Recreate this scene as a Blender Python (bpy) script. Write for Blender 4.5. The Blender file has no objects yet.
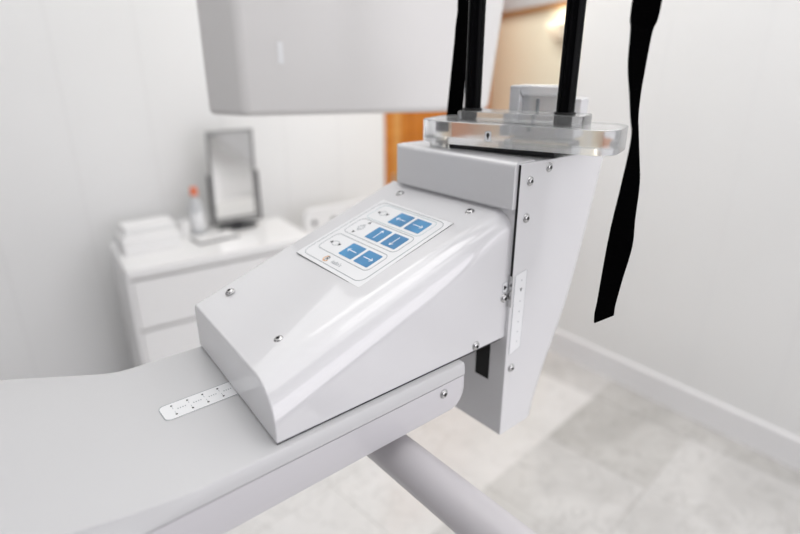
import bpy, bmesh, math, random
from mathutils import Vector, Matrix
PI = math.pi
random.seed(7)
col = bpy.context.scene.collection
EYE = 1.6            # camera height above the floor
T = EYE - .35        # top of the machine's arm
RZ = math.radians(-2.94)   # the room is turned a little against the machine

# ------------------------------------------------------------ materials
def mat(name, c, rough=.5, metal=0, coat=0, coat_r=.05, trans=0, ior=1.45, spec=.5, emit=None, es=0):
    m = bpy.data.materials.new(name); m.use_nodes = True
    b = m.node_tree.nodes['Principled BSDF']; i = b.inputs
    i['Base Color'].default_value = (*c, 1); i['Roughness'].default_value = rough
    i['Metallic'].default_value = metal; i['Coat Weight'].default_value = coat
    i['Coat Roughness'].default_value = coat_r; i['Transmission Weight'].default_value = trans
    i['IOR'].default_value = ior; i['Specular IOR Level'].default_value = spec
    if emit: i['Emission Color'].default_value = (*emit, 1); i['Emission Strength'].default_value = es
    return m
def nodes(m): return m.node_tree.nodes, m.node_tree.links, m.node_tree.nodes['Principled BSDF']
def bump_noise(m, scale, strength, dist=.001):
    n, l, b = nodes(m)
    tc = n.new('ShaderNodeTexCoord'); t = n.new('ShaderNodeTexNoise'); t.inputs['Scale'].default_value = scale
    bp = n.new('ShaderNodeBump'); bp.inputs['Strength'].default_value = strength; bp.inputs['Distance'].default_value = dist
    l.new(tc.outputs['Object'], t.inputs['Vector']); l.new(t.outputs['Fac'], bp.inputs['Height']); l.new(bp.outputs['Normal'], b.inputs['Normal'])
def mottle(m, c1, c2, scale, detail=6, lo=.35, hi=.65, dist=0.0):
    n, l, b = nodes(m)
    tc = n.new('ShaderNodeTexCoord'); t = n.new('ShaderNodeTexNoise')
    t.inputs['Scale'].default_value = scale; t.inputs['Detail'].default_value = detail; t.inputs['Distortion'].default_value = dist
    r = n.new('ShaderNodeValToRGB'); r.color_ramp.elements[0].position = lo; r.color_ramp.elements[1].position = hi
    r.color_ramp.elements[0].color = (*c1, 1); r.color_ramp.elements[1].color = (*c2, 1)
    l.new(tc.outputs['Object'], t.inputs['Vector']); l.new(t.outputs['Fac'], r.inputs['Fac']); l.new(r.outputs['Color'], b.inputs['Base Color'])

M = {}
M['paint'] = mat('glossy_white_paint', (.73, .73, .745), .34, coat=1, coat_r=.03); M['paint'].node_tree.nodes['Principled BSDF'].inputs['Coat IOR'].default_value = 1.65; bump_noise(M['paint'], 260, .03, .0001)
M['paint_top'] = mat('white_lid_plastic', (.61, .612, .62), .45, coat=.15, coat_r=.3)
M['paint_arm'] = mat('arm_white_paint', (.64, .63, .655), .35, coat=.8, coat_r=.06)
M['gasket_shade'] = mat('black_gasket_shade', (.012, .012, .013), .7)  # black joints and fittings, also the painted shadow line under the housing
M['chrome'] = mat('chrome_screw', (.55, .55, .55), .2, metal=1)
M['hole'] = mat('dark_recess', (.01, .01, .01), .8)
M['black'] = mat('black_gloss_post', (.0015, .0015, .002), .22, spec=.06)
M['strap'] = mat('black_webbing', (.0015, .0015, .0016), 1.0, spec=0)
M['acrylic'] = mat('frosted_acrylic', (.90, .91, .91), .16, trans=.85, ior=1.42)
M['acrylic_w'] = mat('milky_acrylic', (.93, .94, .96), .35, trans=.4, ior=1.42)
M['label'] = mat('white_label_film', (.86, .87, .88), .3, coat=.4)
M['label_edge'] = mat('dark_label_edge', (.05, .045, .05), .5)
M['ink'] = mat('black_ink', (.01, .01, .012), .6)
M['line'] = mat('grey_outline_ink', (.33, .36, .38), .6)
M['teal'] = mat('pale_teal_outline_ink', (.50, .60, .62), .6)
M['blue'] = mat('blue_button_film', (.045, .30, .60), .3, coat=.5); mottle(M['blue'], (.022, .19, .42), (.04, .28, .56), 30)
M['arrow'] = mat('white_arrow_ink', (.9, .93, .95), .5)
M['orange'] = mat('orange_logo_ink', (.75, .38, .10), .5)
M['tube'] = mat('grey_tube_paint', (.62, .60, .62), .35, coat=.3)
M['head'] = mat('warm_grey_head_plastic', (.74, .73, .72), .35, coat=.25, coat_r=.2)
M['head_side'] = mat('light_head_plastic', (.66, .66, .65), .4)
M['wall'] = mat('white_wall_panel', (.89, .89, .89), .45); mottle(M['wall'], (.88, .885, .885), (.90, .905, .905), 1.6)
M['wall_r'] = mat('white_side_wall', (.86, .865, .86), .3, coat=.25, coat_r=.2); mottle(M['wall_r'], (.85, .855, .85), (.87, .875, .87), 1.3)
M['wall_g'] = mat('grey_side_wall', (.45, .45, .46), .6)
M['upper'] = mat('grey_upper_wall', (.50, .54, .58), .7)
M['joint'] = mat('panel_joint', (.82, .82, .82), .6)
M['base'] = mat('white_baseboard', (.92, .92, .93), .35, coat=.15)
M['ceil'] = mat('white_ceiling', (.85, .85, .85), .7)
M['wood'] = mat('orange_wood', (.62, .22, .03), .35, coat=.3)
M['wood_l'] = mat('light_orange_wood', (.72, .36, .10), .35, coat=.3)
for k, a, b_ in (('wood', (.50, .15, .012), (.66, .24, .03)), ('wood_l', (.60, .27, .06), (.72, .36, .10))):
    mottle(M[k], a, b_, 5, 4, .3, .7, 1.5)
M['rail'] = mat('brown_wood_rail', (.30, .15, .05), .4)
M['beige'] = mat('beige_wall', (.86, .84, .69), .7); mottle(M['beige'], (.85, .83, .68), (.87, .85, .70), 2)
M['cab'] = mat('white_cabinet_lacquer', (.90, .90, .90), .28, coat=.2)
M['cab_gap'] = mat('cabinet_shadow_gap', (.55, .54, .53), .8)
M['mirror'] = mat('silver_mirror', (.72, .72, .71), .08, metal=1)
M['frame'] = mat('grey_mirror_frame', (.28, .28, .28), .35, metal=.5)
M['dark'] = mat('dark_grey_plastic', (.025, .025, .03), .4)
M['plastic'] = mat('white_plastic', (.86, .86, .86), .4)
M['bottle'] = mat('translucent_white_bottle', (.80, .82, .84), .3, trans=.35)
M['cap'] = mat('orange_red_cap', (.85, .22, .10), .45)
M['carton'] = mat('white_carton', (.92, .92, .92), .55)
M['brass'] = mat('steel_hinge', (.60, .58, .55), .3, metal=1)
M['shade'] = mat('cream_lamp_shade', (.84, .76, .62), .6)
M['glow'] = mat('lamp_glow', (1, .9, .7), .5, emit=(1, .90, .74), es=3)
M['panel'] = mat('ceiling_panel_glow', (1, 1, 1), .5, emit=(1, .99, .97), es=1.1)
def marble(name, c1, c2, vein):
    m = mat(name, c1, .16, coat=.3, coat_r=.08); n, l, b = nodes(m)
    tc = n.new('ShaderNodeTexCoord'); t = n.new('ShaderNodeTexNoise'); t.inputs['Scale'].default_value = 3.2; t.inputs['Detail'].default_value = 9; t.inputs['Distortion'].default_value = .8
    r = n.new('ShaderNodeValToRGB'); r.color_ramp.elements[0].position = .36; r.color_ramp.elements[1].position = .64
    r.color_ramp.elements[0].color = (*c2, 1); r.color_ramp.elements[1].color = (*c1, 1)
    t2 = n.new('ShaderNodeTexNoise'); t2.inputs['Scale'].default_value = 5; t2.inputs['Detail'].default_value = 10; t2.inputs['Distortion'].default_value = 2.2
    r2 = n.new('ShaderNodeValToRGB'); e = r2.color_ramp.elements; e[0].position = .47; e[1].position = .53; e[0].color = (0, 0, 0, 1); e[1].color = (0, 0, 0, 1)
    k = e.new(.50); k.color = (1, 1, 1, 1)
    mx = n.new('ShaderNodeMixRGB'); mx.inputs['Color2'].default_value = (*vein, 1)
    mu = n.new('ShaderNodeMath'); mu.operation = 'MULTIPLY'; mu.inputs[1].default_value = .6
    l.new(tc.outputs['Object'], t.inputs['Vector']); l.new(tc.outputs['Object'], t2.inputs['Vector'])
    l.new(t.outputs['Fac'], r.inputs['Fac']); l.new(t2.outputs['Fac'], r2.inputs['Fac'])
    l.new(r2.outputs['Color'], mu.inputs[0]); l.new(mu.outputs[0], mx.inputs['Fac'])
    l.new(r.outputs['Color'], mx.inputs['Color1']); l.new(mx.outputs['Color'], b.inputs['Base Color'])
    return m
M['tile_w'] = marble('pale_marble', (.84, .835, .825), (.77, .765, .75), (.64, .635, .62))
M['tile_m'] = marble('cream_marble', (.72, .715, .70), (.61, .605, .59), (.48, .475, .46))
M['tile_d'] = marble('grey_marble', (.64, .635, .615), (.52, .515, .495), (.40, .39, .37))
M['grout'] = mat('tile_grout', (.55, .54, .51), .8)

# ------------------------------------------------------------ helpers
def finish(bm, name, m, parent=None, smooth=30, bevel=0, segs=3, rot=None, loc=None):
    me = bpy.data.meshes.new(name)
    bmesh.ops.recalc_face_normals(bm, faces=bm.faces)
    if smooth:
        for f in bm.faces: f.smooth = True
        for e in bm.edges:
            if len(e.link_faces) == 2 and e.calc_face_angle(0) > math.radians(smooth): e.smooth = False
    bm.to_mesh(me); bm.free()
    for x in (m if isinstance(m, (list, tuple)) else [m]): me.materials.append(M[x])
    o = bpy.data.objects.new(name, me); col.objects.link(o)
    if parent: o.parent = parent
    if loc is not None: o.location = loc
    if rot is not None: o.rotation_euler = rot
    if bevel:
        b = o.modifiers.new('bevel', 'BEVEL'); b.width = bevel; b.segments = segs; b.limit_method = 'ANGLE'; b.angle_limit = math.radians(35); b.harden_normals = True
    return o
def box(bm, x0, x1, y0, y1, z0, z1, mi=0, mtx=None):
    vs = [Vector((x, y, z)) for z in (z0, z1) for y in (y0, y1) for x in (x0, x1)]
    if mtx: vs = [mtx @ v for v in vs]
    v = [bm.verts.new(p) for p in vs]
    for q in ((0, 2, 3, 1), (4, 5, 7, 6), (0, 1, 5, 4), (2, 6, 7, 3), (0, 4, 6, 2), (1, 3, 7, 5)):
        f = bm.faces.new([v[i] for i in q]); f.material_index = mi
def bx(name, d, m, parent=None, bevel=0, segs=3, **k):
    bm = bmesh.new(); box(bm, *d); return finish(bm, name, m, parent, bevel=bevel, segs=segs, **k)
def loft(bm, rings, cap=True, closed=True, mi=0):
    vs = [[bm.verts.new(p) for p in r] for r in rings]
    n = len(rings[0])
    for a, b in zip(vs, vs[1:]):
        for i in range(n if closed else n - 1):
            f = bm.faces.new((a[i], a[(i + 1) % n], b[(i + 1) % n], b[i])); f.material_index = mi
    if cap:
        for r in (vs[0], vs[-1]): bm.faces.new(r).material_index = mi
    return vs
def lathe(bm, prof, n=24, mi=0, c=(0, 0, 0), mtx=None):
    rings = []
    for r, z in prof:
        ring = [Vector((c[0] + r * math.cos(2 * PI * i / n), c[1] + r * math.sin(2 * PI * i / n), c[2] + z)) for i in range(n)]
        if mtx: ring = [mtx @ p for p in ring]
        rings.append(ring)
    loft(bm, rings, True, True, mi)
def rrect(x0, x1, y0, y1, r, n=5, corners=(1, 1, 1, 1)):
    pts = []
    for k, (cx, cy, a) in enumerate(((x1 - r, y1 - r, 0), (x0 + r, y1 - r, PI / 2), (x0 + r, y0 + r, PI), (x1 - r, y0 + r, 1.5 * PI))):
        if corners[k]:
            for i in range(n + 1):
                t = a + PI / 2 * i / n; pts.append((cx + r * math.cos(t), cy + r * math.sin(t)))
        else:
            pts.append((cx + r * (1 if k in (0, 3) else -1), cy + r * (1 if k < 2 else -1)))
    return pts
def prism(bm, pts, z0, z1, mtx=None, mi=0):
    f = lambda z: [(mtx @ Vector((x, y, z)) if mtx else Vector((x, y, z))) for x, y in pts]
    loft(bm, [f(z0), f(z1)], True, True, mi)
def ring_line(bm, pts, w, z0, z1, mtx, mi=0):
    n = len(pts); c = Vector((sum(p[0] for p in pts) / n, sum(p[1] for p in pts) / n))
    inner = []
    for i in range(n):
        a = Vector(pts[i - 1]); b = Vector(pts[(i + 1) % n]); t = (b - a).normalized(); nn = Vector((-t.y, t.x))
        p = Vector(pts[i]); inner.append(p + nn * w)
    V = lambda p, z: bm.verts.new(mtx @ Vector((p[0], p[1], z)))
    o1 = [V(p, z1) for p in pts]; i1 = [V(p, z1) for p in inner]; o0 = [V(p, z0) for p in pts]; i0 = [V(p, z0) for p in inner]
    for i in range(n):
        j = (i + 1) % n
        for q in ((o1[i], o1[j], i1[j], i1[i]), (o0[i], o0[j], o1[j], o1[i]), (i0[i], i1[i], i1[j], i0[j])):
            f = bm.faces.new(q); f.material_index = mi
def empty(name, label, cat, loc=(0, 0, 0), rz=0, group=None):
    o = bpy.data.objects.new(name, None); col.objects.link(o); o.location = loc; o.rotation_euler = (0, 0, rz); o.empty_display_size = .05
    o['label'] = label; o['category'] = cat
    if group: o['group'] = group
    return o
def tag(o, label, cat, group=None):
    o['label'] = label; o['category'] = cat
    if group: o['group'] = group
    return o
def struct(o): o['kind'] = 'structure'; return o
def lerp(a, b, t): return a + (b - a) * t
def interp(tab, x):
    if x <= tab[0][0]: return tab[0][1]
    for (a, va), (b, vb) in zip(tab, tab[1:]):
        if x <= b:
            t = (x - a) / (b - a); t = t * t * (3 - 2 * t) if len(tab) > 2 else t
            return va + (vb - va) * t
    return tab[-1][1]
ROOM = Matrix.Rotation(RZ, 4, 'Z')
def R(x, y, z=0): return ROOM @ Vector((x, y, z))

# ------------------------------------------------------------ the machine (parts are children of one Empty)
mach = empty('imaging_machine', 'large white and grey medical imaging machine with sloping control box on a long arm', 'medical machine', (-.50, .56, 0))
INV = Matrix.Translation((.50, -.56, 0))
def part(o, parent=mach, label=None):
    """parts are built in world coordinates and hung under their thing"""
    o.parent = parent
    if parent is mach: o.location = Vector(o.location) - Vector(mach.location)
    if label: o['label'] = label
    return o

# arm: lower body and lid
YR = .395
def lin2(tab, x): return sum(lin0(tab, x + d) for d in (-.012, -.006, 0, .006, .012)) / 5
def lin0(tab, x):
    if x <= tab[0][0]: return tab[0][1]
    for (a, va), (b, vb) in zip(tab, tab[1:]):
        if x <= b: return va + (vb - va) * (x - a) / (b - a)
    return tab[-1][1]
def yl_(x): return lin2([(-.46, .86), (-.2, .82), (-.0103, .727), (.0456, .689), (.0985, .6545), (.44, .653)], x)
def yr_(x): return interp([(-.46, .40), (-.05, .395), (.44, .395)], x)
def bt(x): return lin2([(-.46, .13), (-.18, .09), (.0, .026), (.035, .016), (.09, .0045), (.44, .0035)], x)
st = [-.46 + .9 * i / 56 * .97 for i in range(57)]; st = [x for x in st if x < .405] + [.408, .413, .418, .423, .428, .432, .435, .437, .438]
ZB = T - .0615
bm = bmesh.new(); rings = []
for x in st:
    dx = max(0, x - (.438 - .022)); zb = ZB + (.022 - math.sqrt(max(0, .022 ** 2 - dx ** 2)))
    a, b = yr_(x) + .0006, yl_(x) - .0006
    zt = T - .0176
    rings.append([Vector((x, a, zt)), Vector((x, a, zb + .004)), Vector((x, a + .001, zb + .001)), Vector((x, a + .004, zb)), Vector((x, b - .004, zb)), Vector((x, b, zb + .004)), Vector((x, b, zt))])
loft(bm, rings); arm = part(finish(bm, 'arm_body', 'paint_arm', smooth=45))
bm = bmesh.new(); rings = []
for x in st:
    b0 = bt(x); a, b = yr_(x), yl_(x); r = []
    zt = T - .0162
    ez = min(.0125, b0)
    r.append(Vector((x, a, zt))); r.append(Vector((x, a, T - ez - .0015)))
    q = .0022; dx_, dz_ = b0 - q, ez - q
    for k in range(1, 7):
        t = PI / 2 * k / 6
        r.append(Vector((x, a + dx_ + q * (1 - math.cos(t)), T - q + q * math.sin(t))))
    r += [Vector((x, b - .006, T)), Vector((x, b - .0018, T - .0018)), Vector((x, b, T - .006)), Vector((x, b, zt))]
    rings.append(r)
loft(bm, rings); lid = part(finish(bm, 'arm_lid', 'paint_top', smooth=40))
part(bx('seam_gasket', (-.45, .436, YR + .0026, .651, T - .0178, T - .016), 'gasket_shade'))

# control housing
H0 = lambda x: T + .0635 + .347 * (x - .2)
SL = .347; ANG = math.atan(SL)
YA, YB, XE = .4055, .652, .530
def hprof(z_top, rr=.043, rl=.009, z0=T + .0016):
    rr2 = min(rr, (z_top - z0) * .8); p = [(YA, z0)]
    n = 14
    for i in range(n + 1):
        t = PI - PI / 2 * i / n; p.append((YA + rr2 + rr2 * math.cos(t), z_top - rr2 + rr2 * math.sin(t)))
    for i in range(7):
        t = PI / 2 - PI / 2 * i / 6; p.append((YB - rl + rl * math.cos(t), z_top - rl + rl * math.sin(t)))
    p.append((YB, z0)); return p
def xf(y): return .1835 + .018 * (y - YA) / (YB - YA)
bm = bmesh.new(); rings = []
for s in [0] + [i / 24 for i in range(1, 25)]:
    xm = lerp(.194, XE, s)
    rings.append([Vector((lerp(xf(y), XE, s), y, z)) for y, z in hprof(H0(xm), lerp(.044, .029, s))])
loft(bm, rings); hous = part(finish(bm, 'control_housing', 'paint', smooth=40, bevel=.0018, segs=4), label='sloping glossy white control housing')
bm = bmesh.new(); prism(bm, [(xf(YA) + .0012, YA + .001), (.519, YA + .001), (.519, YB - .001), (xf(YB) + .0012, YB - .001)], T - .0002, T + .0018)
part(finish(bm, 'housing_shadow_line', 'gasket_shade', smooth=0))  # black sheet stands in for the shadow line under the housing

# column
XC = .5256
BACK = [(-.508, .616), (-.45, .634), (-.3955, .656), (-.3454, .680), (-.30, .694), (-.2669, .703), (-.2277, .713), (-.17, .726), (-.14, .733), (-.112, .740)]
def lin(tab, x):
    for (a, va), (b, vb) in zip(tab, tab[1:]):
        if x <= b: return va + (vb - va) * max(0, (x - a) / (b - a))
    return tab[-1][1]
def smo(z): return sum(lin(BACK, z + d) for d in (-.02, -.01, 0, .01, .02)) / 5
bm = bmesh.new(); rings = []
zs = [-.5075 + i * (.5075 - .1135) / 30 for i in range(31)]
for k, z in enumerate(zs):
    xr = smo(z); r = .034; dz = 0
    pts = [(XC, .400), (XC + .02, .400)]
    for i in range(9):
        t = -PI / 2 + PI / 2 * i / 8; pts.append((xr - r + r * math.cos(t), .400 + r + r * math.sin(t)))
    for i in range(9):
        t = PI / 2 * i / 8; pts.append((xr - r + r * math.cos(t), .633 - r + r * math.sin(t)))
    pts.append((XC, .633))
    rings.append([Vector((x, y, EYE + z)) for x, y in pts])
loft(bm, rings); colm = part(finish(bm, 'column', 'paint', smooth=40, bevel=.0015, segs=2), label='tall tapering white column')
bm = bmesh.new()
prism_pts = [(.5175, -.1690), (.5262, -.1690), (.5262, -.1133), (.556, -.1133), (.556, -.1115)]
n = 6
for i in range(n + 1):
    t = PI / 2 + PI / 2 * i / n; prism_pts.append((.5245 + .007 * math.cos(t), -.1185 + .007 * math.sin(t)))
loft(bm, [[Vector((x, y, EYE + z)) for x, z in prism_pts] for y in (.4025, .622)])
part(finish(bm, 'front_cover', 'paint', smooth=50), label='folded front cover plate at the top of the column')
part(bx('column_gasket', (.5251, .5259, .3996, .4030, EYE - .300, EYE - .1145), 'gasket_shade'))
part(bx('slot', (.5250, .5264, .428, .453, EYE - .4255, T - .02), 'hole'), label='black vertical slot below the housing')
part(bx('edge_clip', (.5250, .5264, .3988, .4054, EYE - .302, EYE - .258), 'chrome', bevel=.0004))

# screws : one mesh, copied
def screw_mesh():
    bm = bmesh.new()
    lathe(bm, [(.0064, 0), (.0064, .0007), (.0056, .0009), (.0055, .0015), (.0047, .0026), (.0036, .0032), (.0028, .0034)], 24)
    bm.faces.ensure_lookup_table()
    pts = [(.0025 * math.cos(PI / 3 * i), .0025 * math.sin(PI / 3 * i)) for i in range(6)]
    prism(bm, pts, .0030, .00348, mi=1)
    return finish(bm, 'screw', ['chrome', 'hole'], smooth=30)
sc0 = screw_mesh(); first = [True]
def screw(p, normal, parent):
    o = sc0 if first[0] else sc0.copy()
    if not first[0]: col.objects.link(o)
    first[0] = False
    o.parent = parent; n = Vector(normal).normalized()
    o.rotation_mode = 'QUATERNION'; o.rotation_quaternion = n.to_track_quat('Z', 'Y')
    o.location = Vector(p) + n * -.0001
tn = (-SL, 0, 1)
for x, y in ((.5035, .5990), (.5050, .4600), (.2387, .6211), (.2283, .4727)): screw((x, y, H0(x)), tn, hous)
for x, z in ((.5185, EYE - .2880), (.4680, EYE - .3410)): screw((x, YA, z), (0, -1, 0), hous)
for x, z in ((.5827, -.1232), (.5457, -.1361), (.5441, -.1831), (.5388, -.3988)): screw((x, .400, EYE + z), (0, -1, 0), colm)
screw((.4024, YR + .0006, EYE - .3801), (0, -1, 0), arm)

# sticker with the buttons: local frame a = up the slope (+X), b = away (+Y)
def plane(x, y): return Matrix.Translation((x, y, H0(x))) @ Matrix.Rotation(-ANG, 4, 'Y')
CS = 1 / math.cos(ANG)
SX, SY = .406, .542
PM = plane(.4044, .5370) @ Matrix.Rotation(math.radians(-2.1), 4, 'Z')
def L(x, y): return ((x - SX) * CS, y - SY)
def Lr(x0, x1, y0, y1, r): 
    (a0, b0), (a1, b1) = L(x0, y0), L(x1, y1); return rrect(a0, a1, b0, b1, r)
bm = bmesh.new()
prism(bm, Lr(.3326, .4794, .4666, .6174, .0015), .0001, .0009, PM, 1)
prism(bm, Lr(.3331, .4789, .4671, .6169, .0015), .0009, .0013, PM, 0)
pan = part(finish(bm, 'control_sticker', ['label', 'label_edge'], smooth=0), label='white control sticker with six blue arrow buttons')
def sub(o, p):   # p was already moved under the machine
    o.parent = p; o.location = (0, 0, 0); return o
bm = bmesh.new()
ring_line(bm, Lr(.3385, .4745, .4730, .6110, .012), .0008, .0013, .00155, PM, 0)
sub(finish(bm, 'outline', ['line'], smooth=0), pan)
rows = (.3738, .4152, .4532)
for i, rx in enumerate(rows):
    bm = bmesh.new(); ring_line(bm, Lr(rx - .0178, rx + .0178, .4845, .6015, .008), .0008, .0013, .00155, PM, 0)
    sub(finish(bm, 'row_outline', ['teal' if i == 2 else 'line'], smooth=0), pan)
def arrow(bm, cx, cy, dx, dy, ln, mtx, z0, z1, mi, w=.0005, hw=.0022, hl=.0036):
    d = Vector((dx, dy)); n_ = Vector((-dy, dx)); c = Vector((cx, cy)); a = c - d * ln / 2; b = c + d * ln / 2
    prism(bm, [tuple(a + n_ * w), tuple(a - n_ * w), tuple(b - n_ * w), tuple(b + n_ * w)], z0, z1, mtx, mi)
    for s in (1, -1):
        e = b - d * hl + n_ * hw * s
        k = (b - e).normalized(); kn = Vector((-k.y, k.x)) * w
        prism(bm, [tuple(e + kn), tuple(e - kn), tuple(b - kn), tuple(b + kn)], z0, z1, mtx, mi)
for i, rx in enumerate(rows):
    for j, by in enumerate((.5412, .5062)):
        bm = bmesh.new(); a, b = L(rx, by)
        prism(bm, rrect(a - .0132, a + .0132, b - .0146, b + .0146, .0015), .0013, .00165, PM, 0)
        d = ((0, 1), (0, -1)) if i != 1 else ((1, 0), (-1, 0))
        arrow(bm, a, b, *d[j], .0185, PM, .00165, .00175, 1, w=.0006, hw=.0030, hl=.0040)
        o = sub(finish(bm, 'button', ['blue', 'arrow'], smooth=0), pan)
    bm = bmesh.new(); a, b = L(rx, .5815)
    el = [(a + .0052 * math.cos(t), b + .0062 * math.sin(t)) for t in [2 * PI * k / 20 for k in range(20)]]
    ring_line(bm, el, .0007, .0013, .0015, PM, 0)
    if i != 1: tri = [((a - .0006, b + .0088), (-.5, 1)), ((a + .0006, b - .0088), (.5, -1))]
    else: tri = [((a + .0135, b - .003), (1, -.1)), ((a - .0125, b + .002), (-1, .1))]
    for (tx, ty), (dx, dy) in tri:
        d = Vector((dx, dy)).normalized(); n_ = Vector((-d.y, d.x)); c = Vector((tx, ty))
        prism(bm, [tuple(c + d * .0028), tuple(c - d * .0015 + n_ * .0028), tuple(c - d * .0015 - n_ * .0028)], .0013, .0016, PM, 1)
    if i == 1: ring_line(bm, [(a + .008 * math.cos(t), b + .003 * math.sin(t)) for t in [2 * PI * k / 16 for k in range(16)]], .0006, .0013, .0015, PM, 0)
    sub(finish(bm, 'rotation_icon', ['line', 'ink'], smooth=0), pan)
def text(s, size, m, mtx, name, parent, ext=.00008):
    c = bpy.data.curves.new(name, 'FONT'); c.body = s; c.size = size; c.extrude = ext; c.align_x = 'CENTER'; c.align_y = 'CENTER'
    c.materials.append(M[m]); o = bpy.data.objects.new(name, c); col.objects.link(o); o.parent = parent
    o.matrix_local = mtx
    me = bpy.data.meshes.new_from_object(o.evaluated_get(bpy.context.evaluated_depsgraph_get()))
    m2 = bpy.data.objects.new(name, me); col.objects.link(m2); bpy.data.objects.remove(o); bpy.data.curves.remove(c)
    m2.name = name; m2.parent = parent; m2.matrix_local = mtx; return m2
# lettering reads along -Y, its top towards +X
TX = Matrix.Rotation(-PI / 2, 4, 'Z')
def lab(x, y): a, b = L(x, y); return PM @ Matrix.Translation((a, b, .0014)) @ TX
bm = bmesh.new(); a, b = L(.3468, .5600)
arc = [(a + .0058 * math.cos(t), b + .0058 * math.sin(t)) for t in [PI * .1 + PI * 1.3 * k / 10 for k in range(11)]] + [(a + .0043 * math.cos(t), b + .0043 * math.sin(t)) for t in [PI * .1 + PI * 1.3 * k / 10 for k in range(10, -1, -1)]]
for k in range(10):
    q = [arc[k], arc[k + 1], arc[20 - k], arc[21 - k]]; prism(bm, q, .0013, .0015, PM, 0)
lg = sub(finish(bm, 'logo_mark', ['orange'], smooth=0), pan)
def mt(m): return Matrix.Translation(-Vector(mach.location)) @ m
lt = text('R', .0125, 'ink', lab(.3468, .5585), 'logo_letter', pan)
lt2 = text("italin's", .0085, 'line', lab(.3466, .5365), 'logo_name', pan)
# parts carry the offset of the machine; sub-parts of housing, column etc. were given world coordinates relative to it
# scale label on the arm
bm = bmesh.new(); I = Matrix.Identity(4)
prism(bm, rrect(.1130, .30, .5125, .5435, .007), T + .0001, T + .0007, I, 0)
ring_line(bm, rrect(.1130, .2997, .5125, .5435, .007), .0007, T + .0007, T + .00085, I, 1)
sx = [.1262, .1435, .1605, .1780, .1950]
for x in sx:
    for y in (.5375, .5195):
        prism(bm, [(x + .0012 * math.cos(t), y + .0012 * math.sin(t)) for t in [2 * PI * k / 10 for k in range(10)]], T + .0007, T + .0009, I, 2)
    prism(bm, rrect(x - .0002, x + .0002, .5215, .5262, .0001, 1), T + .0007, T + .0008, I, 1)
    prism(bm, rrect(x - .0002, x + .0002, .5310, .5355, .0001, 1), T + .0007, T + .0008, I, 1)
for x0, x1 in zip(sx, sx[1:]):
    xm = (x0 + x1) / 2
    for k in range(4): prism(bm, rrect(xm - .0048 + k * .0026, xm - .0048 + k * .0026 + .0012, .5278, .5296, .0002, 1), T + .0007, T + .0008, I, 1)
sl_ = part(finish(bm, 'scale_label', ['label', 'line', 'ink'], smooth=0), label='white scale strip on the arm running under the housing')
# scale label on the column side (plane Y=.4)
SM = Matrix.Translation((0, .400, 0)) @ Matrix.Rotation(PI / 2, 4, 'X')   # local (x, y) -> world (x, z), local z -> -Y
bm = bmesh.new()
prism(bm, [(.5318, EYE - .2585), (.5545, EYE - .2545), (.5560, EYE - .2565), (.5548, EYE - .3690), (.5520, EYE - .3715), (.5312, EYE - .3755)], .0001, .0006, SM, 0)
ring_line(bm, [(.5312, EYE - .3755), (.5520, EYE - .3715), (.5548, EYE - .3690), (.5560, EYE - .2565), (.5545, EYE - .2545), (.5318, EYE - .2585)], .0004, .0006, .0007, SM, 1)
for k in range(7):
    z = EYE - .268 - k * .0152
    prism(bm, [(.5455 + .0010 * math.cos(t), z + .0010 * math.sin(t)) for t in [2 * PI * q / 8 for q in range(8)]], .0006, .0008, SM, 1)
prism(bm, [(.5435, EYE - .2795), (.5475, EYE - .2795), (.5455, EYE - .2845)], .0006, .0009, SM, 2)
part(finish(bm, 'scale_label', ['label', 'line', 'ink'], smooth=0), label='vertical white scale strip on the column side')
# arrow tags
HM = Matrix.Translation((0, YA, 0)) @ Matrix.Rotation(PI / 2, 4, 'X')
bm = bmesh.new(); prism(bm, rrect(.5140, .5238, EYE - .2800, EYE - .2660, .0028), .0001, .0006, HM, 0)
ring_line(bm, rrect(.5140, .5238, EYE - .2800, EYE - .2660, .0028), .0004, .0006, .0007, HM, 2)
prism(bm, [(.5165, EYE - .2768), (.5165, EYE - .2696), (.5228, EYE - .2732)], .0006, .0009, HM, 1)
part(finish(bm, 'arrow_tag', ['label', 'ink', 'line'], smooth=0))

# underside tube
def tube(bm, a, b, r, n=28, mi=0, fillet=.004):
    a, b = Vector(a), Vector(b); d = (b - a); L_ = d.length; q = d.normalized().to_track_quat('Z', 'Y').to_matrix().to_4x4(); m = Matrix.Translation(a) @ q
    lathe(bm, [(r - fillet, 0), (r, fillet), (r, L_ - fillet), (r - fillet, L_)], n, mi, mtx=m)
bm = bmesh.new(); tube(bm, (.345, .62, EYE - .4535), (.345, .12, EYE - .4535), .0255, 40)
part(finish(bm, 'support_tube', 'tube', smooth=40), label='grey round tube under the arm')
part(bx('tube_bracket', (.315, .375, .55, .61, EYE - .440, ZB + .001), 'paint', bevel=.003))
# floor-standing pillar left of the picture that carries the arm
part(bx('pillar', (-.72, -.40, .36, .80, .03, 2.15), 'paint', bevel=.03, segs=5))
part(bx('floor_base', (-.95, -.25, .25, .95, 0, .035), 'paint', bevel=.01))

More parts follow.
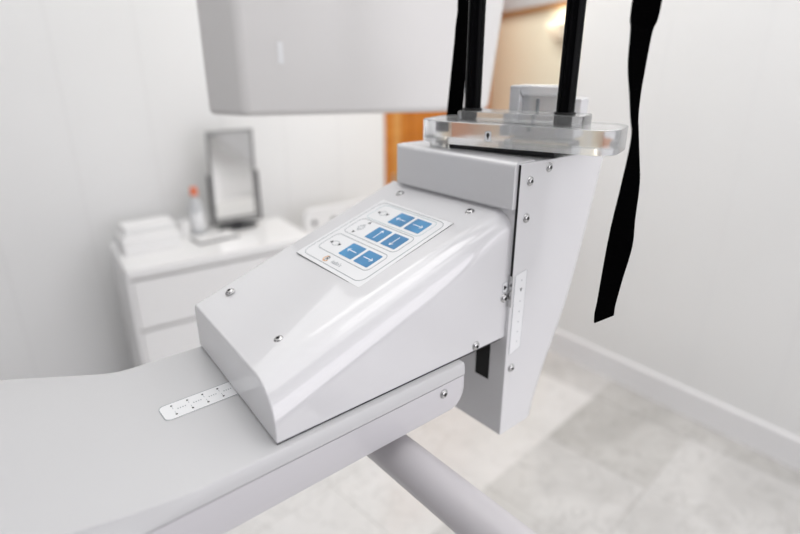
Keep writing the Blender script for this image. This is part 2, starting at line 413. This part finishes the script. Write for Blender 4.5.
# acrylic plates, posts and chin cup sit turned by 18 degrees; frame: s = away from the arm, l = along the plate
QA = math.radians(18.07); QM = Matrix.Rotation(QA, 4, 'Z')
def Q(sx_, l, z=0): return QM @ Vector((sx_, l, EYE + z))
def qprism(name, pts, z0, z1, m, label=None, **k):
    bm = bmesh.new(); prism(bm, pts, EYE + z0, EYE + z1, QM); return part(finish(bm, name, m, smooth=40, **k), label=label)
def qbox(name, d, m, **k):
    bm = bmesh.new(); box(bm, *d[:4], EYE + d[4], EYE + d[5], 0, QM); return part(finish(bm, name, m, **k))
qprism('support_plate', rrect(.666, .762, .122, .388, .028, 8), -.1034, -.0732, 'acrylic', 'thick frosted acrylic plate with rounded ends', bevel=.0015, segs=2)
qprism('upper_plate', rrect(.688, .745, .168, .338, .008, 5), -.0731, -.0610, 'acrylic', 'thinner frosted acrylic plate lying on the larger one', bevel=.001, segs=2)
qprism('plate_bracket', rrect(.684, .750, .196, .345, .002, 2), -.1120, -.1036, 'gasket_shade')
qprism('plate_foot', rrect(.680, .740, .346, .375, .004, 3), -.1125, -.1036, 'acrylic')
for l in (.197, .326):
    p = Q(.716, l)
    bm = bmesh.new(); tube(bm, (p.x, p.y, EYE - .0735), (p.x, p.y, EYE + .30), .0114, 32, fillet=.001)
    part(finish(bm, 'post', 'black', smooth=40), label='glossy black upright post')
    bm = bmesh.new(); lathe(bm, [(.0115, 0), (.0136, .0005), (.0136, .0020), (.0115, .0026)], 28, c=(p.x, p.y, EYE - .0610))
    part(finish(bm, 'post_collar', 'gasket_shade', smooth=40))
bm = bmesh.new()
for d in ((.690, .742, .02, .40), (.560, .700, .020, .075), (.700, .80, .37, .41)): box(bm, *d, EYE + .30, EYE + .325, 0, QM)
part(finish(bm, 'crossbar', 'black', bevel=.003))
PMx = QM @ Matrix(((0, 0, -1, .666), (-1, 0, 0, 0), (0, 1, 0, 0), (0, 0, 0, 1)))  # local x -> -l, y -> up, z -> towards the arm
yc = -.2795
bm = bmesh.new(); prism(bm, rrect(yc - .0046, yc + .0046, EYE - .0960, EYE - .0825, .0024), .0001, .0006, PMx, 0)
ring_line(bm, rrect(yc - .0046, yc + .0046, EYE - .0960, EYE - .0825, .0024), .0003, .0006, .0007, PMx, 2)
prism(bm, [(yc - .0026, EYE - .0865), (yc + .0026, EYE - .0865), (yc, EYE - .0935)], .0006, .0009, PMx, 1)
prism(bm, [(yc - .0013, EYE - .0848), (yc + .0013, EYE - .0848), (yc + .0013, EYE - .0866), (yc - .0013, EYE - .0866)], .0006, .0009, PMx, 1)
part(finish(bm, 'arrow_tag', ['label', 'ink', 'line'], smooth=0))
# chin cup: frosted block with a recessed front, and a lower wing
bm = bmesh.new()
for d in ((.775, .835, .280, .296, -.098, -.030), (.775, .835, .220, .2801, -.043, -.030), (.7875, .835, .220, .2801, -.098, -.0431), (.790, .830, .196, .2199, -.098, -.046)): box(bm, d[0], d[1], d[2], d[3], EYE + d[4], EYE + d[5], 0, QM)
cup = part(finish(bm, 'chin_cup', 'acrylic_w', smooth=40, bevel=.0025, segs=3), label='milky chin cup behind the posts')
qbox('cup_pin', (.783, .7873, .2545, .258, -.090, -.048), 'line')
qbox('cup_foot', (.750, .800, .19, .28, -.1095, -.0985), 'acrylic', bevel=.003)

# ------------------------------------------------------------ straps (webbing with thickness, hanging from the crossbar)
def strap(name, x0, y0, zc, label, grp):
    """zc: list of (z, lateral offset to the right, half width, twist)"""
    bm = bmesh.new(); h = Vector((.6434, .7656, 0)); r = Vector((.7656, -.6434, 0)); rings = []
    for z, off, hw, tw in zc:
        d = r * math.cos(tw) + h * math.sin(tw); nn = h * math.cos(tw) - r * math.sin(tw)
        c = Vector((x0, y0, z)) + r * off; hh = hw / max(.25, math.cos(tw))
        rings.append([c - d * hh - nn * .0009, c + d * hh - nn * .0009, c + d * hh + nn * .0009, c - d * hh + nn * .0009])
    loft(bm, rings); o = finish(bm, name, 'strap', smooth=0); tag(o, label, 'strap', grp); return o
def dense(t, n=6):
    out = []
    for i in range(len(t) - 1):
        for k in range(n):
            u = k / n; p0 = t[max(i - 1, 0)]; p1 = t[i]; p2 = t[i + 1]; p3 = t[min(i + 2, len(t) - 1)]
            out.append(tuple(.5 * (2 * b + (c - a) * u + (2 * a - 5 * b + 4 * c - d) * u * u + (3 * b - a - 3 * c + d) * u ** 3) for a, b, c, d in zip(p0, p1, p2, p3)))
    out.append(t[-1]); return out
STRAP_R = [(.0553, .2320, .0143), (.0295, .2310, .0117), (0, .2313, .0100), (-.0250, .2335, .0079), (-.0490, .2364, .0068), (-.0667, .2395, .0066), (-.0940, .2416, .0083), (-.1224, .2428, .0111), (-.1584, .2416, .0132), (-.1892, .2414, .0143), (-.2284, .2384, .0132), (-.2530, .2367, .0123), (-.2656, .2357, .0122), (-.2771, .2362, .0119)]
STRAP_L = [(.0849, .0960, .0102), (.0705, .0958, .0085), (.0493, .0934, .0072), (.0249, .0922, .0078), (-.0098, .0898, .0094), (-.0384, .0878, .0109), (-.0782, .0850, .0125), (-.0978, .0836, .0130)]
def mk(t, W): return dense([(EYE + .3, t[0][1] + .004, W, 0), (EYE + .18, t[0][1] + .002, W, .3)] + [(EYE + z, o, W, math.acos(min(1, hw / W))) for z, o, hw in t], 6)
strap('webbing_strap', .6434 * .56, .7656 * .56, mk(STRAP_R, .0144), 'long black fabric strap hanging freely right of the posts in front of the white wall', 'black straps')
strap('webbing_strap', .6434 * .86, .7656 * .86, mk([(a, b - .0010, min(c * .93, .0122)) for a, b, c in STRAP_L], .0123), 'black fabric strap hanging left of the left post and ending behind the acrylic plate', 'black straps')

# ------------------------------------------------------------ scanner head, hanging from the ceiling behind the machine
hv = Vector((.6434, .7656, 0)); rv = Vector((.7656, -.6434, 0))
head = empty('scanner_head', 'big pale grey boxy scanner head hanging from above left of the black posts', 'scanner head', hv * 1.40 + rv * -.05 + Vector((0, 0, EYE - .105)))
def hp(o, lbl=None):
    o.parent = head; o.location = -Vector(head.location)
    if lbl: o['label'] = lbl
    return o
bm = bmesh.new(); rings = []
for z, tp in ((-.1055, 0), (.40, .052)):
    pts = [(-.416, 1.204), (-.322, 1.158), (.186 + tp, 1.304), (.215 + tp, 1.36), (.13, 1.62), (-.34, 1.56)]
    rings.append([rv * a + hv * b + Vector((0, 0, EYE + z)) for a, b in pts])
loft(bm, rings)
hp(finish(bm, 'housing', 'head', smooth=20, bevel=.014, segs=5))
fd = (Vector((.186, 1.304)) - Vector((-.322, 1.158))).normalized()
def hface(a0, a1, z0, z1, th, name, m, lbl=None):
    fn = Vector((fd.y, -fd.x)); bm = bmesh.new(); o0 = Vector((-.322, 1.158)); rr = []
    for z in (z0, z1):
        pts = [o0 + fd * a0 + fn * th, o0 + fd * a1 + fn * th, o0 + fd * a1 - fn * .001, o0 + fd * a0 - fn * .001]
        rr.append([rv * p.x + hv * p.y + Vector((0, 0, EYE + z)) for p in pts])
    loft(bm, rr); return hp(finish(bm, name, m, smooth=0), lbl)
hface(.075, .086, -.001, .040, .003, 'indicator_tab', 'label', 'small white tab')
hface(.079, .0812, .040, .38, .0015, 'panel_seam', 'head_side')
hp(bx('ceiling_mount', (0, .001, 0, .001, 0, .001), 'head')) if False else None
bm = bmesh.new(); mb = hv * 1.40 + rv * -.06; box(bm, mb.x - .09, mb.x + .09, mb.y - .09, mb.y + .09, EYE + .395, 2.75)
hp(finish(bm, 'ceiling_mount', 'head', bevel=.01))

# ------------------------------------------------------------ the room
def rb(name, d, m, bevel=0, parent=None, **k):
    """box in room coordinates; the object's origin sits at the box's base centre"""
    x0, x1, y0, y1, z0, z1 = d; cx, cy = (x0 + x1) / 2, (y0 + y1) / 2
    bm = bmesh.new(); box(bm, x0 - cx, x1 - cx, y0 - cy, y1 - cy, 0, z1 - z0)
    return finish(bm, name, m, bevel=bevel, rot=(0, 0, RZ), loc=R(cx, cy, z0), **k)
WY, WX, CE = 2.70, 2.43, 2.75
FW_ = 1.925                                   # where the back wall meets the door frame
struct(rb('wall_back', (-1.72, FW_, WY, WY + .12, 0, CE), 'wall'))
struct(rb('wall_above_door', (FW_, 2.90, WY, WY + .12, 2.05, CE), 'wall'))
struct(rb('wall_right', (WX, WX + .10, -2.2, 1.742, 0, CE), 'wall_r'))
struct(rb('wall_left', (-1.72, -1.60, -1.2, WY, 0, CE), 'wall_g'))  # unseen wall, its grey set to dim the bounced light
struct(rb('ceiling', (-1.72, 3.4, -2.2, 4.0, CE, CE + .08), 'ceil'))
# fine joints between the wall panels, each a thin strip set on the wall
k = 0
for x in (-.377, -.047, .287, .613, .94, 1.27, 1.60):
    k += 1; struct(rb('trim_%d' % k, (x - .002, x + .002, WY - .0012, WY, .14, CE), 'joint'))
for y in (.578, .92, 1.30, .236, -.106):
    k += 1; struct(rb('trim_%d' % k, (WX - .0010, WX, y - .0015, y + .0015, .145, CE), 'joint'))
# baseboards with a rounded top lip
def baseboard(name, a, b, nrm):
    a, b, nn = Vector(a), Vector(b), Vector(nrm); prof = [(0, 0), (.012, 0), (.012, .115), (.0135, .122), (.0135, .134), (.010, .140), (0, .142)]
    bm = bmesh.new(); loft(bm, [[(p + nn * d).to_3d() + Vector((0, 0, z)) for d, z in prof] for p in (a, b)])
    return struct(finish(bm, name, 'base', smooth=25, rot=(0, 0, RZ)))
baseboard('baseboard_right', (WX, -2.2), (WX, 1.742), (-1, 0))
baseboard('baseboard_back', (-1.6, WY), (FW_ - .01, WY), (0, -1))
# beige corridor wall running on from the end of the right wall, a brown rail along it
C0, C1 = Vector((2.447, 1.745)), Vector((2.852, 2.785))
cd = (C1 - C0).normalized(); cn = Vector((-cd.y, cd.x))      # towards the room
cl = (C1 - C0).length; CANG = RZ + math.atan2(cd.y, cd.x)
def cb(name, x0, x1, d0, d1, z0, z1, m, **k):
    bm = bmesh.new(); box(bm, x0, x1, d0, d1, 0, z1 - z0); p = R(C0.x, C0.y, z0)
    return finish(bm, name, m, rot=(0, 0, CANG), loc=p, **k)
struct(cb('wall_corridor', 0, cl + .2, -.10, 0, 0, 1.885, 'beige'))
struct(cb('trim_rail', 0, cl - .06, 0, .020, 1.868, 1.895, 'rail'))
struct(cb('wall_corridor_upper', 0, cl + .2, -.10, 0, 1.885, CE, 'upper'))
# orange wooden door in its frame
dr = struct(rb('door_1', (2.05, 2.79, WY + .02, WY + .06, .008, 2.00), 'wood', bevel=.003))
def under(o, p):
    o.parent = p; w = Matrix.Rotation(RZ, 4, 'Z'); 
    o.location = w.inverted() @ (Vector(o.location) - Vector(p.location)); o.rotation_euler = (0, 0, 0); return o
under(rb('door_panel', (2.14, 2.70, WY + .008, WY + .021, .15, .90), 'wood', bevel=.006), dr)
under(rb('door_panel', (2.14, 2.70, WY + .008, WY + .021, 1.02, 1.88), 'wood', bevel=.006), dr)
fr = struct(rb('door_frame', (FW_ + .001, 1.985, WY - .012, WY + .10, 0, 2.05), 'wood', bevel=.003))
under(rb('jamb', (1.986, 2.05, WY + .004, WY + .10, 0, 2.05), 'wood_l', bevel=.002), fr)
under(rb('head_casing', (1.986, 2.84, WY - .012, WY + .015, 2.00, 2.05), 'wood', bevel=.002), fr)
under(rb('jamb', (2.792, 2.84, WY + .004, WY + .10, 0, 2.00), 'wood', bevel=.002), fr)
under(rb('hinge', (1.975, 1.998, WY - .018, WY + .004, .85, .95), 'brass', bevel=.002), fr)
# wall lamp
s0 = .165
lp = empty('wall_lamp', 'cream wall lamp throwing warm light up the beige corridor wall', 'wall lamp', R(C0.x + cd.x * s0, C0.y + cd.y * s0, 1.712), CANG)
bm = bmesh.new(); loft(bm, [[Vector((x, y, 0)) for x, y in ((-.060, .004), (.060, .004), (.050, .050), (-.050, .050))], [Vector((x, y, .075)) for x, y in ((-.082, .004), (.082, .004), (.072, .080), (-.072, .080))]])
bmesh.ops.delete(bm, geom=[f for f in bm.faces if min(v.co.z for v in f.verts) > .07], context='FACES')
bmesh.ops.solidify(bm, geom=bm.faces[:], thickness=.004)
finish(bm, 'lamp_shade', 'shade', lp, bevel=.004)
bx('back_plate', (-.05, .05, 0, .004, .01, .065), 'brass', lp)
bx('bulb', (-.045, .045, .02, .055, .040, .062), 'glow', lp, bevel=.004)

# marble floor: a slab of grout, and tiles laid at a slight angle
struct(rb('floor_1', (-1.72, 3.4, -2.2, 4.0, -.03, -.002), 'grout'))
TS = .450; ta = math.radians(7.2); org = Vector((1.765, 1.208))
kinds = {(0, -1): 2, (0, -2): 1, (1, -1): 2, (1, -2): 2, (0, 0): 0, (-1, 0): 0, (-1, -1): 1, (1, -3): 2, (0, -3): 1, (-1, -2): 1, (-2, 0): 0, (-2, -1): 1, (-3, 0): 0, (-3, 1): 0, (-2, 1): 0, (-3, -1): 0, (-1, 1): 0, (0, 1): 0, (1, 0): 1}
bm = bmesh.new()
for i in range(-9, 5):
    for j in range(-9, 8):
        c, s = math.cos(ta), math.sin(ta); mi = kinds.get((i, j), random.choice((0, 0, 1, 1, 2)))
        cxy = org + Vector((c * (i + .5) - s * (j + .5), s * (i + .5) + c * (j + .5))) * TS
        if not (-1.6 < cxy.x < 3.2 and -2.1 < cxy.y < 3.7): continue
        m = Matrix.Translation((cxy.x, cxy.y, 0)) @ Matrix.Rotation(ta, 4, 'Z'); h = TS / 2 - .0010
        box(bm, -h, h, -h, h, -.0019, 0, mi, m)
struct(finish(bm, 'floor_2', ['tile_w', 'tile_m', 'tile_d'], smooth=0, rot=(0, 0, RZ)))

# ------------------------------------------------------------ drawer cabinet and what stands on it
CT = .845
cab = empty('drawer_cabinet', 'white chest of drawers against the back wall under the mirror', 'cabinet', R(.7705, 2.4115, 0), RZ + math.radians(-2.4))
def cx_(name, d, m, parent=cab, bevel=.002):
    x0, x1, y0, y1, z0, z1 = d; return bx(name, (x0 - .76, x1 - .76, y0 - 2.43, y1 - 2.43, z0, z1), m, parent, bevel=bevel)
cx_('body', (.326, 1.114, 2.203, 2.60, 0, .806), 'cab')
cx_('top', (.320, 1.12, 2.180, 2.605, .808, CT), 'cab', bevel=.003)
cx_('side_panel', (.318, .334, 2.184, 2.604, 0, .806), 'cab'); cx_('side_panel', (1.106, 1.122, 2.184, 2.604, 0, .806), 'cab')
cx_('shadow_gap', (.335, 1.105, 2.199, 2.2035, .05, .8075), 'cab_gap', bevel=0)
for z1 in (.795, .574, .353): cx_('drawer', (.336, 1.104, 2.181, 2.199, z1 - .208, z1), 'cab')
cx_('plinth', (.336, 1.104, 2.196, 2.203, 0, .13), 'cab')
# swivel mirror
mir = empty('table_mirror', 'upright rectangular swivel mirror on a dark stand on the white cabinet', 'mirror', R(.897, 2.50, CT), RZ)
bm = bmesh.new(); prism(bm, [(.098 * math.cos(t), .050 * math.sin(t)) for t in [2 * PI * k / 32 for k in range(32)]], 0, .012)
finish(bm, 'base', 'dark', mir, smooth=30, bevel=.003)
bm = bmesh.new(); tube(bm, (0, 0, .010), (0, 0, .035), .011, 16, fillet=.001); finish(bm, 'stem', 'dark', mir)
bm = bmesh.new(); box(bm, -.118, .118, -.008, .008, .028, .036)
for s in (-1, 1): box(bm, s * .1185 - .0045, s * .1185 + .0045, -.008, .008, .028, .27)
finish(bm, 'yoke', 'dark', mir, bevel=.002)
pt = Matrix.Translation((0, 0, .256)) @ Matrix.Rotation(math.radians(4), 4, 'X')
bm = bmesh.new(); w, hh = .108, .212
for x0, x1, z0, z1 in ((-w, w, hh - .010, hh), (-w, w, -hh, -hh + .010), (-w, -w + .010, -hh + .010, hh - .010), (w - .010, w, -hh + .010, hh - .010)): box(bm, x0, x1, -.009, .009, z0, z1, 0, pt)
box(bm, -w + .01, w - .01, .003, .009, -hh + .01, hh - .01, 0, pt)
finish(bm, 'mirror_frame', 'frame', mir)
bm = bmesh.new(); box(bm, -w + .01, w - .01, -.003, .0028, -hh + .01, hh - .01, 0, pt); finish(bm, 'mirror_glass', 'mirror', mir)
# bottle
bot = empty('spray_bottle', 'translucent white bottle with an orange cap left of the mirror', 'bottle', R(.712, 2.52, CT), RZ)
bm = bmesh.new(); lathe(bm, [(.030, 0), (.034, .004), (.034, .120), (.030, .140), (.018, .162), (.013, .170), (.013, .185)], 28); finish(bm, 'body', 'bottle', bot)
bm = bmesh.new(); lathe(bm, [(.0165, .184), (.0170, .188), (.0165, .216), (.012, .222)], 24); finish(bm, 'cap', 'cap', bot)
bm = bmesh.new(); lathe(bm, [(.0346, .030), (.0348, .031), (.0348, .105), (.0346, .106)], 28); finish(bm, 'paper_label', 'label', bot)
# tissue carton with a smaller box on top
b1 = empty('paper_box', 'white low carton at the left end of the cabinet top, the lower of two', 'box', R(.475, 2.45, CT), RZ)
bx('carton', (-.115, .115, -.075, .085, 0, .062), 'carton', b1, bevel=.004); bx('lid', (-.117, .117, -.077, .087, .0485, .064), 'carton', b1, bevel=.003)
b2 = empty('paper_box', 'white folded paper stack lying on the low carton, left of the orange capped bottle', 'box', R(.480, 2.475, CT + .0642), RZ)
for q in range(4): bx('paper_sheet', (-.105 + .002 * q, .108 - .003 * (q % 2), -.062, .062, .0102 * q, .0102 * q + .0098), 'carton', b2, bevel=.003)
cp = tag(None or (lambda: (lambda bm: (lathe(bm, [(.020, 0), (.023, .002), (.028, .085), (.026, .085), (.021, .006), (.0, .006)], 24), finish(bm, 'plastic_cup', 'plastic', smooth=30, loc=R(.640, 2.50, CT)))[1])(bmesh.new()))(), 'small white plastic cup standing between the carton and the bottle', 'cup')
tr = empty('tablet', 'flat white tablet with a dark edge lying in front of the bottle and mirror', 'tablet', R(.745, 2.40, CT), RZ + math.radians(5))
bx('casing', (-.095, .095, -.055, .055, 0, .006), 'dark', tr, bevel=.002); bx('cover', (-.092, .092, -.050, .055, .006, .013), 'plastic', tr, bevel=.002)

# chair with two holes in its backrest
ch = empty('plastic_chair', 'white plastic chair with two round holes in its backrest beside the cabinet', 'chair', R(1.450, 2.56, 0), RZ)
bm = bmesh.new()
out = rrect(-.225, .225, .52, .888, .055, 8)
def hole(cx, cz, r, n=16): return [(cx + r * math.cos(2 * PI * k / n), cz + r * math.sin(2 * PI * k / n)) for k in range(n)]
BX = Matrix.Rotation(PI / 2, 4, 'X')
prism(bm, out, .090, .112, BX)
back = finish(bm, 'backrest', 'plastic', ch, smooth=30, bevel=.006)
for cx in (-.163, -.047):
    bm = bmesh.new(); prism(bm, hole(cx, .811, .014), .1115, .1128, BX)
    finish(bm, 'round_hole', 'dark', ch, smooth=30)
bm = bmesh.new(); prism(bm, rrect(-.21, .21, -.32, .10, .05, 6), .43, .452); finish(bm, 'seat', 'plastic', ch, smooth=30, bevel=.005)
for sx_ in (-1, 1):
    for y0 in (-.29, .08):
        bm = bmesh.new(); tube(bm, (sx_ * .19, y0 * 1.08, 0), (sx_ * .17, y0, .431), .011, 14, fillet=.002); finish(bm, 'leg', 'frame', ch)
    bm = bmesh.new(); tube(bm, (sx_ * .15, .085, .44), (sx_ * .15, .100, .60), .010, 12, fillet=.002); finish(bm, 'back_support', 'frame', ch)

# ------------------------------------------------------------ ceiling lights and added fill lamps
for i, (x, y) in enumerate(((.50, .35), (1.65, .35), (.50, 1.70), (1.65, 1.70))):
    t = empty('ceiling_light', 'flat square ceiling light panel above the ' + ('arm', 'right wall side', 'cabinet', 'doorway side')[i], 'ceiling light', R(x, y, CE), RZ, 'ceiling light panels')
    bx('frame', (-.32, .32, -.32, .32, -.02, -.0002), 'ceil', t, bevel=.002); bx('diffuser', (-.30, .30, -.30, .30, -.026, -.0201), 'panel', t)
def area(name, loc, tgt, sx, sy, w, c=(1, 1, 1)):
    l = bpy.data.lights.new(name, 'AREA'); l.shape = 'RECTANGLE'; l.size = sx; l.size_y = sy; l.energy = w; l.color = c
    o = bpy.data.objects.new(name, l); col.objects.link(o); o.location = loc
    o.rotation_euler = (Vector(tgt) - Vector(loc)).to_track_quat('-Z', 'Y').to_euler(); return o
area('side_fill', (1.0, -2.5, 1.6), (.8, 1, 1.0), 3.0, 2.2, 40, (.992, .965, 1.0))  # added soft fill from behind the camera, not a window
area('overhead_fill', tuple(R(1.0, 1.0, 2.70)), tuple(R(1.0, 1.0, 0)), 2.7, 2.7, 22, (1, 1, 1))  # added soft fill for upward faces, no fixture behind it
area('corridor_fill', tuple(R(2.25, 2.25, 2.60)), tuple(R(2.45, 2.35, 0)), .3, .3, 3.5, (1, .94, .82))  # added warm fill to even out the beige wall, source unseen
pl = bpy.data.lights.new('lamp_light', 'POINT'); pl.energy = .8; pl.color = (1, .93, .80); pl.shadow_soft_size = .05
po = bpy.data.objects.new('lamp_light', pl); col.objects.link(po)
pp = C0 + cd * s0 + cn * .11; po.location = R(pp.x, pp.y, 1.82)

w = bpy.data.worlds.new('world'); bpy.context.scene.world = w; w.use_nodes = True
w.node_tree.nodes['Background'].inputs['Color'].default_value = (.95, .95, 1, 1); w.node_tree.nodes['Background'].inputs['Strength'].default_value = .18

# ------------------------------------------------------------ camera
cam = bpy.data.cameras.new('camera'); co = bpy.data.objects.new('camera', cam); col.objects.link(co)
cam.sensor_width = 36; cam.lens = 537 / 800 * 36; cam.clip_start = .02
co.location = (0, 0, EYE); co.rotation_euler = (math.radians(90 - 20.8), 0, -(PI / 2 - math.radians(49.96)))
cam.dof.use_dof = True; cam.dof.focus_distance = .62; cam.dof.aperture_fstop = 2.0
sc = bpy.context.scene; sc.camera = co
sc.view_settings.view_transform = 'Standard'; sc.view_settings.look = 'None'; sc.view_settings.gamma = 1; sc.view_settings.exposure = .28
